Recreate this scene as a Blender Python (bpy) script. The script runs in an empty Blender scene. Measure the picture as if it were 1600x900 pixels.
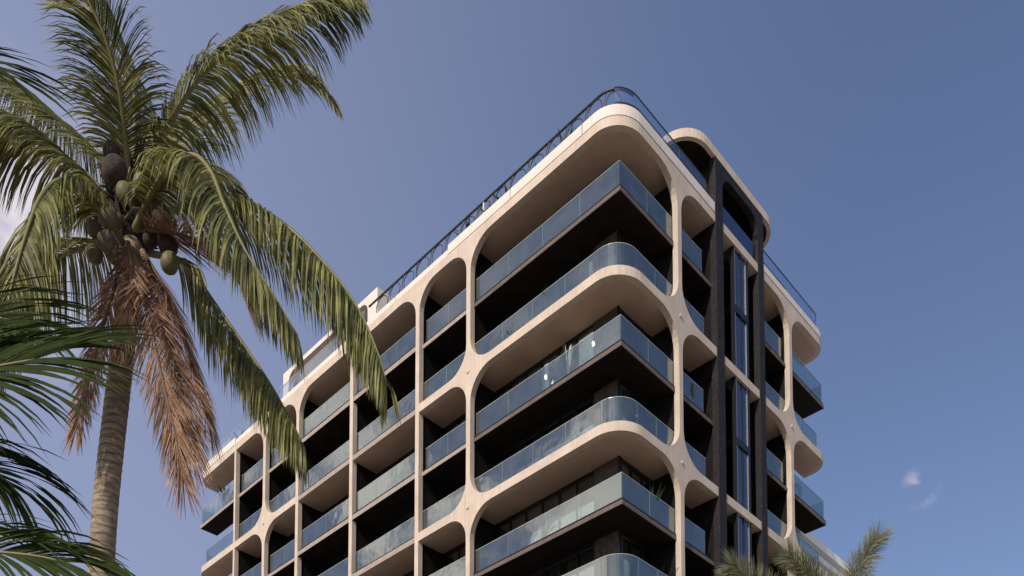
import bpy, bmesh, math, random
from mathutils import Vector, Matrix
from mathutils.geometry import delaunay_2d_cdt
R = math.radians
random.seed(7)
scene = bpy.context.scene
COL = scene.collection

# ------------------------------------------------------------------ camera
cam = bpy.data.cameras.new("camera")
cam_o = bpy.data.objects.new("camera", cam); COL.objects.link(cam_o)
cam_o.location = (0, 0, 1.7)
cam_o.rotation_euler = (math.pi / 2 + 0.055, 0, 0)
cam.sensor_width = 36.0
cam.lens = 36.0 * 1441.7 / 1600.0
cam.shift_y = (1550.4 - 450.0) / 1600.0
cam.clip_start = 0.1
cam.clip_end = 4000
scene.camera = cam_o

# ------------------------------------------------------------------ sky and sun
YAW = 0.79827
Vv = Vector((math.cos(YAW), math.sin(YAW), 0)); Uu = Vector((-math.sin(YAW), math.cos(YAW), 0))
SUN_EL = R(36)
sh = (-(Vv * 0.87) - Uu * 0.22).normalized()
SUN = Vector((sh.x * math.cos(SUN_EL), sh.y * math.cos(SUN_EL), math.sin(SUN_EL)))
w = bpy.data.worlds.new("World"); scene.world = w; w.use_nodes = True
nt = w.node_tree; nt.nodes.clear()
def N(t, **k):
    n = nt.nodes.new(t)
    for a, b in k.items(): setattr(n, a, b)
    return n
out = N("ShaderNodeOutputWorld"); bg = N("ShaderNodeBackground")
sky = N("ShaderNodeTexSky", sky_type='NISHITA'); sky.sun_disc = False
sky.sun_elevation = SUN_EL; sky.sun_rotation = math.atan2(SUN.x, SUN.y)
sky.air_density = 1.0; sky.dust_density = 1.2; sky.ozone_density = 1.5
hs = N("ShaderNodeHueSaturation"); hs.inputs['Saturation'].default_value = 1.0
hs.inputs['Hue'].default_value = 0.51
hs.inputs['Value'].default_value = 1.06
nt.links.new(sky.outputs[0], hs.inputs['Color'])
bg.inputs['Strength'].default_value = 0.13
# clouds: broken cumulus low on the left, beyond the frame (seen in the balcony glass), two wisps in view
tc = N("ShaderNodeTexCoord")
def M(op, a, b=None, clamp=False):
    n = N("ShaderNodeMath", operation=op); n.use_clamp = clamp
    for i, x in enumerate((a, b)):
        if x is None: continue
        if isinstance(x, (int, float)): n.inputs[i].default_value = x
        else: nt.links.new(x, n.inputs[i])
    return n.outputs[0]
def ramp(x, lo, hi):
    n = N("ShaderNodeMapRange", interpolation_type='SMOOTHSTEP'); nt.links.new(x, n.inputs[0])
    n.inputs[1].default_value = lo; n.inputs[2].default_value = hi; return n.outputs[0]
nz = N("ShaderNodeTexNoise"); nz.inputs['Scale'].default_value = 5.5; nz.inputs['Detail'].default_value = 9
nz.inputs['Roughness'].default_value = 0.58
nt.links.new(tc.outputs['Generated'], nz.inputs['Vector'])
nzf = N("ShaderNodeTexNoise"); nzf.inputs['Scale'].default_value = 26; nzf.inputs['Detail'].default_value = 6
nt.links.new(tc.outputs['Generated'], nzf.inputs['Vector'])
sp = N("ShaderNodeSeparateXYZ"); nt.links.new(tc.outputs['Generated'], sp.inputs[0])
aside = M('MULTIPLY', ramp(sp.outputs['X'], -0.50, -0.66), ramp(sp.outputs['Z'], 0.70, 0.52))
cum = M('MULTIPLY', ramp(nz.outputs['Fac'], 0.44, 0.57), aside)
def puff(d, r, lo, hi):
    dp = N("ShaderNodeVectorMath", operation='DISTANCE'); nt.links.new(tc.outputs['Generated'], dp.inputs[0])
    dp.inputs[1].default_value = d
    fall = ramp(dp.outputs['Value'], r, 0.0)
    return M('MULTIPLY', fall, ramp(nzf.outputs['Fac'], lo, hi), True)
wisps = M('ADD', M('MULTIPLY', puff((0.3629, 0.7917, 0.4914), 0.021, 0.38, 0.60), 0.48), M('MULTIPLY', puff((-0.3881, 0.6748, 0.6278), 0.12, 0.2, 0.7), 0.4), True)
hazel = M('MULTIPLY', ramp(sp.outputs['X'], 0.32, -0.52), 0.70)
mixh = N("ShaderNodeMixRGB"); nt.links.new(hazel, mixh.inputs[0]); nt.links.new(hs.outputs[0], mixh.inputs[1])
mixh.inputs[2].default_value = (2.7, 3.0, 4.45, 1)
mix = N("ShaderNodeMixRGB"); nt.links.new(M('ADD', cum, wisps, True), mix.inputs[0])
nt.links.new(mixh.outputs[0], mix.inputs[1]); mix.inputs[2].default_value = (13.0, 11.3, 10.0, 1)
nt.links.new(mix.outputs[0], bg.inputs['Color']); nt.links.new(bg.outputs[0], out.inputs['Surface'])

sl = bpy.data.lights.new("sun", 'SUN'); sl.energy = 3.9; sl.angle = R(0.5); sl.color = (1.0, 0.90, 0.775)
so = bpy.data.objects.new("sun", sl); COL.objects.link(so); so.location = (0, 0, 60)
so.rotation_euler = (-SUN).to_track_quat('-Z', 'Y').to_euler()

scene.view_settings.view_transform = 'Standard'; scene.view_settings.look = 'None'
scene.view_settings.exposure = 0.0; scene.view_settings.gamma = 1.0
scene.cycles.max_bounces = 8; scene.cycles.transparent_max_bounces = 16
scene.cycles.caustics_reflective = False; scene.cycles.caustics_refractive = False

# ------------------------------------------------------------------ materials
def mat(name, col, rough=0.8, col2=None, scale=6.0, speck=None, spscale=60.0, bump=0.0, bscale=80.0, spec=0.4, metal=0.0, island=0.0, transl=0.0, stretch=None, emit=None, streak=0.0, rings=0.0):
    m = bpy.data.materials.new(name); m.use_nodes = True
    t = m.node_tree; b = t.nodes["Principled BSDF"]
    b.inputs['Base Color'].default_value = (*col, 1); b.inputs['Roughness'].default_value = rough
    b.inputs['Specular IOR Level'].default_value = spec; b.inputs['Metallic'].default_value = metal
    L = t.links.new
    co = t.nodes.new("ShaderNodeTexCoord"); vec = co.outputs['Object']
    if stretch:
        mp = t.nodes.new("ShaderNodeMapping"); mp.inputs['Scale'].default_value = stretch; L(vec, mp.inputs[0]); vec = mp.outputs[0]
    c = None
    if col2:
        n = t.nodes.new("ShaderNodeTexNoise"); n.inputs['Scale'].default_value = scale; n.inputs['Detail'].default_value = 6
        n.inputs['Roughness'].default_value = 0.65
        L(vec, n.inputs['Vector'])
        r = t.nodes.new("ShaderNodeValToRGB"); r.color_ramp.elements[0].position = .36; r.color_ramp.elements[1].position = .66
        r.color_ramp.elements[0].color = (*col, 1); r.color_ramp.elements[1].color = (*col2, 1)
        L(n.outputs['Fac'], r.inputs[0]); c = r.outputs[0]
    if speck:
        n = t.nodes.new("ShaderNodeTexNoise"); n.inputs['Scale'].default_value = spscale; n.inputs['Detail'].default_value = 3
        L(vec, n.inputs['Vector'])
        r = t.nodes.new("ShaderNodeMapRange"); L(n.outputs['Fac'], r.inputs[0])
        r.inputs[1].default_value = .3; r.inputs[2].default_value = .7; r.inputs[3].default_value = 1 - speck; r.inputs[4].default_value = 1 + speck
        x = t.nodes.new("ShaderNodeVectorMath"); x.operation = 'SCALE'
        if c: L(c, x.inputs[0])
        else: x.inputs[0].default_value = col
        L(r.outputs[0], x.inputs['Scale']); c = x.outputs[0]
    if rings:                               # leaf-scar rings round a palm trunk
        mp = t.nodes.new("ShaderNodeTexWave"); mp.bands_direction = 'Z'; mp.inputs['Scale'].default_value = rings; mp.inputs['Distortion'].default_value = 4.5
        mp.inputs['Detail'].default_value = 3; L(co.outputs['Object'], mp.inputs['Vector'])
        r = t.nodes.new("ShaderNodeMapRange"); L(mp.outputs['Fac'], r.inputs[0]); r.inputs[1].default_value = .0; r.inputs[2].default_value = .45; r.inputs[3].default_value = .55; r.inputs[4].default_value = 1
        x = t.nodes.new("ShaderNodeVectorMath"); x.operation = 'SCALE'; L(c, x.inputs[0]); L(r.outputs[0], x.inputs['Scale']); c = x.outputs[0]
    if streak:                              # rain streaks: noise drawn out downwards
        mp = t.nodes.new("ShaderNodeMapping"); mp.inputs['Scale'].default_value = (5, 5, .35); L(co.outputs['Object'], mp.inputs[0])
        n = t.nodes.new("ShaderNodeTexNoise"); n.inputs['Scale'].default_value = 1.6; n.inputs['Detail'].default_value = 7; n.inputs['Roughness'].default_value = .7
        L(mp.outputs[0], n.inputs['Vector'])
        r = t.nodes.new("ShaderNodeMapRange"); L(n.outputs['Fac'], r.inputs[0])
        r.inputs[1].default_value = .32; r.inputs[2].default_value = .6; r.inputs[3].default_value = 1 - streak; r.inputs[4].default_value = 1
        x = t.nodes.new("ShaderNodeVectorMath"); x.operation = 'SCALE'
        if c: L(c, x.inputs[0])
        else: x.inputs[0].default_value = col
        L(r.outputs[0], x.inputs['Scale']); c = x.outputs[0]
    if island:
        g = t.nodes.new("ShaderNodeNewGeometry"); r = t.nodes.new("ShaderNodeMapRange"); L(g.outputs['Random Per Island'], r.inputs[0])
        r.inputs[3].default_value = 1 - island; r.inputs[4].default_value = 1 + island
        x = t.nodes.new("ShaderNodeVectorMath"); x.operation = 'SCALE'
        if c: L(c, x.inputs[0])
        else: x.inputs[0].default_value = col
        L(r.outputs[0], x.inputs['Scale']); c = x.outputs[0]
    if c: L(c, b.inputs['Base Color'])
    if bump:
        n = t.nodes.new("ShaderNodeTexNoise"); n.inputs['Scale'].default_value = bscale; n.inputs['Detail'].default_value = 4
        L(vec, n.inputs['Vector'])
        bp = t.nodes.new("ShaderNodeBump"); bp.inputs['Strength'].default_value = bump; bp.inputs['Distance'].default_value = .02
        L(n.outputs['Fac'], bp.inputs['Height']); L(bp.outputs[0], b.inputs['Normal'])
    if transl:
        tr = t.nodes.new("ShaderNodeBsdfTranslucent"); mx = t.nodes.new("ShaderNodeMixShader"); mx.inputs[0].default_value = transl
        if c: L(c, tr.inputs[0])
        else: tr.inputs[0].default_value = (*col, 1)
        L(b.outputs[0], mx.inputs[1]); L(tr.outputs[0], mx.inputs[2]); L(mx.outputs[0], t.nodes["Material Output"].inputs[0])
    if emit:
        b.inputs['Emission Color'].default_value = (*emit[0], 1); b.inputs['Emission Strength'].default_value = emit[1]
    return m

def glass(name, tint, refl, base, diff=(.5, .55, .55), dfac=0.0, rough=0.01):
    """coated glazing: see-through, mirror-like coating stronger at grazing angles, a little dust"""
    m = bpy.data.materials.new(name); m.use_nodes = True; t = m.node_tree; t.nodes.clear(); L = t.links.new
    o = t.nodes.new("ShaderNodeOutputMaterial"); tr = t.nodes.new("ShaderNodeBsdfTransparent"); tr.inputs[0].default_value = (*tint, 1)
    gl = t.nodes.new("ShaderNodeBsdfGlossy"); gl.inputs['Color'].default_value = (*refl, 1); gl.inputs['Roughness'].default_value = rough
    lw = t.nodes.new("ShaderNodeLayerWeight"); lw.inputs[0].default_value = 0.5
    mr = t.nodes.new("ShaderNodeMapRange"); L(lw.outputs['Facing'], mr.inputs[0]); mr.inputs[3].default_value = base; mr.inputs[4].default_value = min(1, base + .32)
    m1 = t.nodes.new("ShaderNodeMixShader"); L(mr.outputs[0], m1.inputs[0]); L(tr.outputs[0], m1.inputs[1]); L(gl.outputs[0], m1.inputs[2])
    df = t.nodes.new("ShaderNodeBsdfDiffuse"); df.inputs[0].default_value = (*diff, 1)
    co = t.nodes.new("ShaderNodeTexCoord"); nz = t.nodes.new("ShaderNodeTexNoise"); nz.inputs['Scale'].default_value = 1.3; nz.inputs['Detail'].default_value = 5
    L(co.outputs['Object'], nz.inputs[0]); r = t.nodes.new("ShaderNodeMapRange"); L(nz.outputs[0], r.inputs[0])
    r.inputs[1].default_value = .35; r.inputs[2].default_value = .7; r.inputs[3].default_value = dfac * .5; r.inputs[4].default_value = dfac * 1.6
    m2 = t.nodes.new("ShaderNodeMixShader"); L(r.outputs[0], m2.inputs[0]); L(m1.outputs[0], m2.inputs[1]); L(df.outputs[0], m2.inputs[2])
    # float-glass waviness, so that reflected clouds wobble from pane to pane
    wn = t.nodes.new("ShaderNodeTexNoise"); wn.inputs['Scale'].default_value = .9; L(co.outputs['Object'], wn.inputs[0])
    bp = t.nodes.new("ShaderNodeBump"); bp.inputs['Strength'].default_value = .25; bp.inputs['Distance'].default_value = .03; L(wn.outputs[0], bp.inputs['Height'])
    L(bp.outputs[0], gl.inputs['Normal'])
    L(m2.outputs[0], o.inputs[0]); return m

MT = dict(
    concrete=mat("warm_concrete", (.55, .455, .375), .85, (.65, .545, .455), 1.1, .07, 30, .2, 50, streak=.17),
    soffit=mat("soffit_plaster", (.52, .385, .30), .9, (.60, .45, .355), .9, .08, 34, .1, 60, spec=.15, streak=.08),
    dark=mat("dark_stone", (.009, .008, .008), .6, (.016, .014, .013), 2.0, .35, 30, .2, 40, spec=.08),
    tower=mat("speckled_dark_stone", (.016, .0145, .016), .6, (.032, .029, .031), 5.0, .5, 26, .25, 30, spec=.15),
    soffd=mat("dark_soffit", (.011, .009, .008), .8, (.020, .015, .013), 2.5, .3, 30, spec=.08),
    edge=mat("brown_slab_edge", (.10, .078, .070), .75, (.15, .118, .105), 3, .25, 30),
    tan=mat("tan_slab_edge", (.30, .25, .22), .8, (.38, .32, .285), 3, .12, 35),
    pier=mat("pier_stone", (.05, .042, .036), .8, (.085, .072, .062), 4, .3, 25, .2, 30, spec=.15),
    shoe=mat("glass_shoe_metal", (.02, .02, .022), .45, metal=.3),
    frame=mat("window_frame_metal", (.012, .012, .013), .4, metal=.2),
    glint=mat("pale_reflection_strip", (.36, .34, .34), .4, metal=.4),  # pale strips painting lit reflections and curtain edges on the tower glass
    iron=mat("dark_iron", (.035, .036, .042), .45, (.05, .05, .055), 6, metal=.4),
    joint=mat("pane_joint", (.26, .32, .33), .3),
    gedge=mat("polished_glass_edge", (.55, .64, .62), .2),
    glass=glass("balcony_glass", (.62, .72, .76), (.84, .90, .91), .07, (.40, .45, .46), .045),
    pane=glass("window_glass", (.62, .66, .68), (.85, .9, .95), .18),
    bluep=glass("tower_glass", (.42, .48, .58), (.60, .70, .88), .10),
    clear=glass('clear_glass', (.86, .90, .95), (.8, .88, .97), .03, (.4, .45, .48), .01),
    curtain=mat("curtain_linen", (.62, .56, .48), .9, (.60, .54, .45), 5, transl=.3),
    room=mat("room_plaster", (.15, .12, .10), .9, (.19, .155, .13), 2),
    lamp=mat("lit_lamp", (1, .85, .6), .5, emit=((1.0, .80, .52), 9)),
    lit=mat("glow_panel", (.8, .7, .55), .6, emit=((1.0, .86, .68), 1.7)),  # glows by emission; the wall panels paint lamplight this way
    ptop=mat("white_parapet_panel", (.70, .63, .57), .7, (.77, .70, .64), 1.2, .04, 40, streak=.1),
    white=mat("white_render", (.80, .785, .76), .8, (.85, .84, .82), 1.5, .04, 30),
    paving=mat("pale_paving", (.24, .21, .175), .9, (.30, .26, .215), .4, .12, 4),
    trunk=mat("palm_bark", (.17, .128, .092), .95, (.37, .295, .215), 7, .3, 40, .5, 30, stretch=(1, 1, 5), rings=2.9),
    leaf=mat("palm_leaf", (.085, .098, .028), .5, (.29, .275, .088), 2.6, island=.6, transl=.30, spec=.3),
    leafn=mat("deep_green_leaf", (.020, .031, .010), .7, (.046, .064, .018), 3, island=.4, transl=.2, spec=.05),
    dead=mat("dry_palm_leaf", (.20, .108, .068), .85, (.43, .275, .18), 3, island=.35, transl=.2, spec=.2),
    rachis=mat("palm_stalk", (.13, .125, .045), .55, (.19, .17, .07), 6),
    rachisd=mat("dry_palm_stalk", (.15, .085, .055), .8, (.2, .12, .08), 6),
    fox=mat("foxtail_leaf", (.15, .16, .08), .75, (.28, .28, .165), 2, island=.4, transl=.3),
    nutg=mat("green_coconut", (.10, .092, .04), .6, (.17, .14, .075), 5, .2, 14),
    nutb=mat("brown_coconut", (.075, .055, .038), .7, (.13, .10, .068), 6, .25, 14),
    nutd=mat("dark_husk", (.032, .023, .019), .9, (.06, .042, .034), 6, .3, 18, .5, 30),
    fibre=mat("dark_palm_fibre", (.012, .009, .007), .95, (.03, .022, .016), 12, .4, 30, .6, 30),
    plant=mat("pot_plant_leaf", (.03, .055, .022), .5, (.06, .09, .03), 5, island=.4, transl=.2),
    plantd=mat("dark_plant_leaf", (.012, .018, .012), .5, (.02, .028, .018), 5),
    plantw=mat("pale_plant_leaf", (.55, .52, .40), .5, (.62, .6, .48), 5),
    pot=mat("clay_pot", (.12, .09, .07), .8, (.17, .13, .10), 6),
    rattan=mat("dark_rattan", (.014, .018, .016), .6, (.02, .025, .02), 30),
    cushion=mat("grey_cushion", (.22, .21, .2), .9, (.27, .26, .25), 20),
    wood=mat("dark_timber", (.05, .032, .022), .6, (.085, .055, .036), 8, stretch=(1, 8, 1)),
)

# ------------------------------------------------------------------ helpers
def link(name, me, parent=None):
    o = bpy.data.objects.new(name, me); COL.objects.link(o)
    if parent is not None: o.parent = parent
    return o
def tag(o, label=None, cat=None, group=None, kind=None):
    for k, x in (('label', label), ('category', cat), ('group', group), ('kind', kind)):
        if x: o[k] = x
    return o
def empty(name, loc, rz=0.0):
    o = bpy.data.objects.new(name, None); COL.objects.link(o); o.location = loc; o.rotation_euler = (0, 0, rz); o.empty_display_size = .3
    return o
class MB:
    def __init__(s): s.v = []; s.f = []; s.m = []
    def add(s, v, f, mi=0):
        n = len(s.v); s.v += [tuple(x) for x in v]; s.f += [tuple(n + i for i in q) for q in f]; s.m += [mi] * len(f)
    def box(s, x0, x1, y0, y1, z0, z1, mi=0):
        s.add([(x0, y0, z0), (x1, y0, z0), (x1, y1, z0), (x0, y1, z0), (x0, y0, z1), (x1, y0, z1), (x1, y1, z1), (x0, y1, z1)],
              [(3, 2, 1, 0), (4, 5, 6, 7), (0, 1, 5, 4), (1, 2, 6, 5), (2, 3, 7, 6), (3, 0, 4, 7)], mi)
    def prism(s, poly, z0, z1, mi=0):
        n = len(poly)
        a = sum(poly[i][0] * poly[(i + 1) % n][1] - poly[(i + 1) % n][0] * poly[i][1] for i in range(n))
        if a < 0: poly = poly[::-1]
        s.add([(x, y, z0) for x, y in poly] + [(x, y, z1) for x, y in poly],
              [tuple(range(n))[::-1], tuple(range(n, 2 * n))] + [(i, (i + 1) % n, n + (i + 1) % n, n + i) for i in range(n)], mi)
    def tube(s, pts, rad, n=6, mi=0, closed=False):
        pts = [Vector(p) for p in pts]; m = len(pts); base = len(s.v); ref = None
        if not hasattr(rad, '__len__'): rad = [rad] * m
        for i, p in enumerate(pts):
            if closed: t = (pts[(i + 1) % m] - pts[i - 1]).normalized()
            else: t = (pts[min(i + 1, m - 1)] - pts[max(i - 1, 0)]).normalized()
            if ref is None: ref = t.orthogonal().normalized()
            ref = (ref - t * ref.dot(t)).normalized(); b = t.cross(ref)
            for k in range(n):
                a = 2 * math.pi * k / n
                s.v.append(tuple(p + (ref * math.cos(a) + b * math.sin(a)) * rad[i]))
        for i in range(m if closed else m - 1):
            j = (i + 1) % m
            for k in range(n):
                k2 = (k + 1) % n
                s.f.append((base + i * n + k, base + i * n + k2, base + j * n + k2, base + j * n + k)); s.m.append(mi)
        if not closed:
            s.f.append(tuple(base + k for k in range(n))[::-1]); s.m.append(mi)
            s.f.append(tuple(base + (m - 1) * n + k for k in range(n))); s.m.append(mi)
    def build(s, name, mats, parent=None, smooth=False):
        me = bpy.data.meshes.new(name); me.from_pydata(s.v, [], s.f)
        for x in (mats if isinstance(mats, (list, tuple)) else [mats]): me.materials.append(MT[x])
        me.polygons.foreach_set('material_index', s.m)
        if smooth: me.polygons.foreach_set('use_smooth', [True] * len(s.f))
        me.update(); return link(name, me, parent)
def boxo(name, m, parent, *a):
    b = MB(); b.box(*a); return b.build(name, m, parent)

# ================================================================== GROUND
g = MB(); g.add([(-1500, -1500, 0), (1500, -1500, 0), (1500, 1500, 0), (-1500, 1500, 0)], [(0, 1, 2, 3)])
tag(g.build('ground', 'paving'), kind='structure')

# ================================================================== APARTMENT BUILDING
# local axes: x = v (along the right-hand face), y = u (along the left-hand face), z up; the corner nearest the viewer is the origin
Z0 = 32.287
BLD = empty('apartment_building', (4.2818, 34.3508, 0), YAW)
tag(BLD, 'tall apartment building with rounded pale concrete bands, glass balconies and dark recesses', 'building')
UL, VR, RE, RC, WD = 34.75, 17.85, 0.9, 1.35, 1.42
qa = math.pi / 2
SEG = [WD - RE, RE * qa, UL - RE - RC, RC * qa, VR - RE - RC, RE * qa, WD - RE]
CUM = [0]
for x in SEG: CUM.append(CUM[-1] + x)
STOT = CUM[-1]
def path(s):
    """point (u, v) on the outer face and its outward normal"""
    i = 0
    while i < 6 and s > CUM[i + 1]: i += 1
    t = s - CUM[i]
    if i == 0: return (UL, WD - t), (1, 0)
    if i == 1: a = t / RE; return (UL - RE + RE * math.cos(a), RE - RE * math.sin(a)), (math.cos(a), -math.sin(a))
    if i == 2: return (UL - RE - t, 0), (0, -1)
    if i == 3: a = t / RC; return (RC - RC * math.sin(a), RC - RC * math.cos(a)), (-math.sin(a), -math.cos(a))
    if i == 4: return (0, RC + t), (-1, 0)
    if i == 5: a = t / RE; return (RE - RE * math.cos(a), VR - RE + RE * math.sin(a)), (-math.cos(a), math.sin(a))
    return (RE + t, VR), (0, 1)
su = lambda u: CUM[2] + (UL - RE - u)
sv = lambda v: CUM[4] + (v - RC)
def off(s, d):
    (u, v), n = path(s); return (u - n[0] * d, v - n[1] * d)
def stations(s0, s1, step=0.16):
    st = [s0, s1]
    for i in (1, 3, 5):
        n = max(2, int(SEG[i] / step)); st += [CUM[i] + SEG[i] * k / n for k in range(n + 1)]
    st += CUM
    return sorted(set(round(x, 5) for x in st if s0 <= x <= s1))
def sweep(mb, s0, s1, d0, d1, z0, z1, mi=0):
    st = stations(s0, s1); base = len(mb.v)
    for s in st:
        a, b = off(s, d0), off(s, d1)
        mb.v += [(a[1], a[0], z0), (a[1], a[0], z1), (b[1], b[0], z1), (b[1], b[0], z0)]
    n = len(st)
    for i in range(n - 1):
        p = base + 4 * i; q = p + 4
        for k in range(4):
            k2 = (k + 1) % 4; mb.f.append((p + k, p + k2, q + k2, q + k)); mb.m.append(mi)
    mb.f.append((base + 3, base + 2, base + 1, base)); mb.m.append(mi)
    e = base + 4 * (n - 1); mb.f.append((e, e + 1, e + 2, e + 3)); mb.m.append(mi)
ub = lambda mb, u0, u1, v0, v1, z0, z1, mi=0: mb.box(min(v0, v1), max(v0, v1), min(u0, u1), max(u0, u1), z0, z1, mi)
def uvbox(name, m, parent, u0, u1, v0, v1, z0, z1):
    b = MB(); ub(b, u0, u1, v0, v1, z0 + Z0, z1 + Z0); return b.build(name, m, parent)

CW = 0.135                                   # half width of a column
COLS_U = [8.77, 12.39, 17.77, 22.90, 26.45, 29.90]
R1, R2, TW0, TW1 = 4.04, 13.80, 6.87, 11.10  # columns of the right face, edges of the dark stair tower
BH = 0.20                                    # half height of a floor band
LEV = [0, -6.4, -12.8, -19.2, -25.6]
BOT = -Z0 + 0.01
ROOF0, ROOF1 = 6.05, 6.46

# ---- the concrete lattice: holes in the unrolled face, then bent round the corners
def hole(s0, s1, z0, z1, cr, r=1.22):
    """cr = which corners are round: TL TR BR BL"""
    pts = []
    def arc(cx, cz, a0):
        for k in range(9):
            a = a0 + qa * k / 8; pts.append((cx + r * math.cos(a), cz + r * math.sin(a)))
    if cr[3]: arc(s0 + r, z0 + r, math.pi)
    else: pts.append((s0, z0))
    if cr[2]: arc(s1 - r, z0 + r, -qa)
    else: pts.append((s1, z0))
    if cr[1]: arc(s1 - r, z1 - r, 0)
    else: pts.append((s1, z1))
    if cr[0]: arc(s0 + r, z1 - r, qa)
    else: pts.append((s0, z1))
    return pts
holes = []
zt = [ROOF0] + [z - BH for z in LEV]
zb = [z + BH for z in LEV] + [BOT]
c = COLS_U
for i in range(len(zt)):
    top, bot = zt[i], zb[i]; last = (i == len(zt) - 1); rf = (i == 0); B = not last
    holes.append(hole(-.5, su(c[5] + .1), bot, top, (0, 0, 0, 0)))                                     # end wing
    holes.append(hole(su(c[5] - .1), su(c[4] + CW), bot, top, (0, 1, B, 0)))
    holes.append(hole(su(c[4] - CW), su(c[3] + CW), bot, top, (1, rf, 0, B)))
    holes.append(hole(su(c[1] - CW), su(c[0] + CW), bot, top, (rf, 1, B, 0), 1.15))
    holes.append(hole(su(c[0] - CW), sv(R1 - CW), bot, top, (1, 1, B, B), 1.3))                         # the corner bay
    holes.append(hole(sv(R1 + CW), sv(R2 - CW), bot, top, (1, 1, B, B), 1.3))
    holes.append(hole(sv(R2 + CW), STOT + .5, bot, top, (1, 0, 0, B), 1.2))
holes.append(hole(su(c[3] - CW), su(c[2] + CW), BOT, ROOF0, (1, 0, 0, 0)))                              # the two tall bays
holes.append(hole(su(c[2] - CW), su(c[1] + CW), BOT, ROOF0, (0, 1, 0, 0)))
def inside(p, poly):
    x, y = p; r = False; n = len(poly); j = n - 1
    for i in range(n):
        xi, yi = poly[i]; xj, yj = poly[j]
        if (yi > y) != (yj > y) and x < (xj - xi) * (y - yi) / (yj - yi) + xi: r = not r
        j = i
    return r
vs, es = [], []
def loop(pts):
    b = len(vs); n = len(pts); vs.extend(Vector(p) for p in pts); es.extend((b + i, b + (i + 1) % n) for i in range(n))
def seg(a, b):
    n = len(vs); vs.extend((Vector(a), Vector(b))); es.append((n, n + 1))
for h in holes: loop(h)
loop([(0, BOT - .005), (STOT, BOT - .005), (STOT, ROOF1), (0, ROOF1)])
for s in stations(0.001, STOT - .001): seg((s, BOT - .004), (s, ROOF1))
CUTS = [4.4] + [q for z in LEV for q in (z + 1.75, z - 1.75)]
for z in CUTS: seg((0, z), (STOT, z))
cv, ce, cf, _, _, _ = delaunay_2d_cdt(vs, es, [], 0, 1e-5)
hb = [(min(p[0] for p in h), max(p[0] for p in h), min(p[1] for p in h), max(p[1] for p in h), h) for h in holes]
groups = {}
for f in cf:
    cx = sum(cv[i].x for i in f) / 3; cz = sum(cv[i].y for i in f) / 3
    if any(a < cx < b and lo < cz < hi and inside((cx, cz), h) for a, b, lo, hi, h in hb): continue
    if not (0 < cx < STOT and BOT - .01 < cz < ROOF1): continue
    key = None
    if cz > 4.4: key = ('b', 'roof')
    else:
        for z in LEV:
            if abs(cz - z) < 1.75: key = ('b', z)
    if key is None or (key[1] in LEV and cz < 4.4 and su(c[1] + CW) > cx > su(c[3] - CW)):
        cols_s = [su(x) for x in c] + [sv(R1), sv(R2), 0, STOT]; j = min(range(10), key=lambda k: abs(cols_s[k] - cx))
        key = ('c', j, 0 if j == 2 else round((cz + 100) / 6.4))
    groups.setdefault(key, []).append(tuple(f))
edge_use = {}
for fs in groups.values():
    for f in fs:
        for k in range(3):
            e = (f[k], f[(k + 1) % 3]); edge_use[tuple(sorted(e))] = edge_use.get(tuple(sorted(e)), 0) + 1
TH = 0.27
for key, fs in sorted(groups.items(), key=str):
    mb = MB(); idx = {}
    def vid(i, d):
        k = (i, d)
        if k not in idx:
            u, v = off(min(max(cv[i].x, 0), STOT), d); idx[k] = len(mb.v); mb.v.append((v, u, cv[i].y + Z0))
        return idx[k]
    for f in fs:
        mb.f.append((vid(f[0], 0), vid(f[1], 0), vid(f[2], 0))); mb.m.append(0)
        mb.f.append((vid(f[2], TH), vid(f[1], TH), vid(f[0], TH))); mb.m.append(0)
        for k in range(3):
            a, b = f[k], f[(k + 1) % 3]
            if edge_use[tuple(sorted((a, b)))] == 1:
                mb.f.append((vid(a, 0), vid(a, TH), vid(b, TH), vid(b, 0))); mb.m.append(0)
    o = mb.build('column' if key[0] == 'c' else ('roof_band' if key[1] == 'roof' else 'floor_band'), 'concrete', BLD)

# formwork bosses at the crossings
for z in LEV[:3]:
    for nm, s in (('l', su(c[0])), ('m', su(c[4])), ('r', sv(R1)), ('s', sv(R2))):
        (u, v), n = path(s); d = Vector((n[1], n[0], 0)); p = Vector((v, u, z + Z0))
        mb = MB(); mb.tube([p - d * .02, p + d * .03, p + d * .05], [.09, .09, .05], 12)
        mb.build('boss', 'concrete', BLD)

# ---- parapet panels above the roof band
def parapet(s0, s1, z1, nseg, d=-.02):
    for k in range(nseg):
        a = s0 + (s1 - s0) * k / nseg; b = s0 + (s1 - s0) * (k + 1) / nseg
        mb = MB(); sweep(mb, a + .02, b - .02, d, .25, ROOF1 + .012 + Z0, z1 + Z0); mb.build('parapet_panel', 'ptop', BLD)
parapet(0, su(29.9), 6.90, 2); parapet(su(29.9), su(10.2), 6.74, 5, .004)
parapet(su(10.2), sv(TW0 - .02), 6.92, 4); parapet(sv(TW1 + .02), STOT, 6.80, 2)

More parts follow.
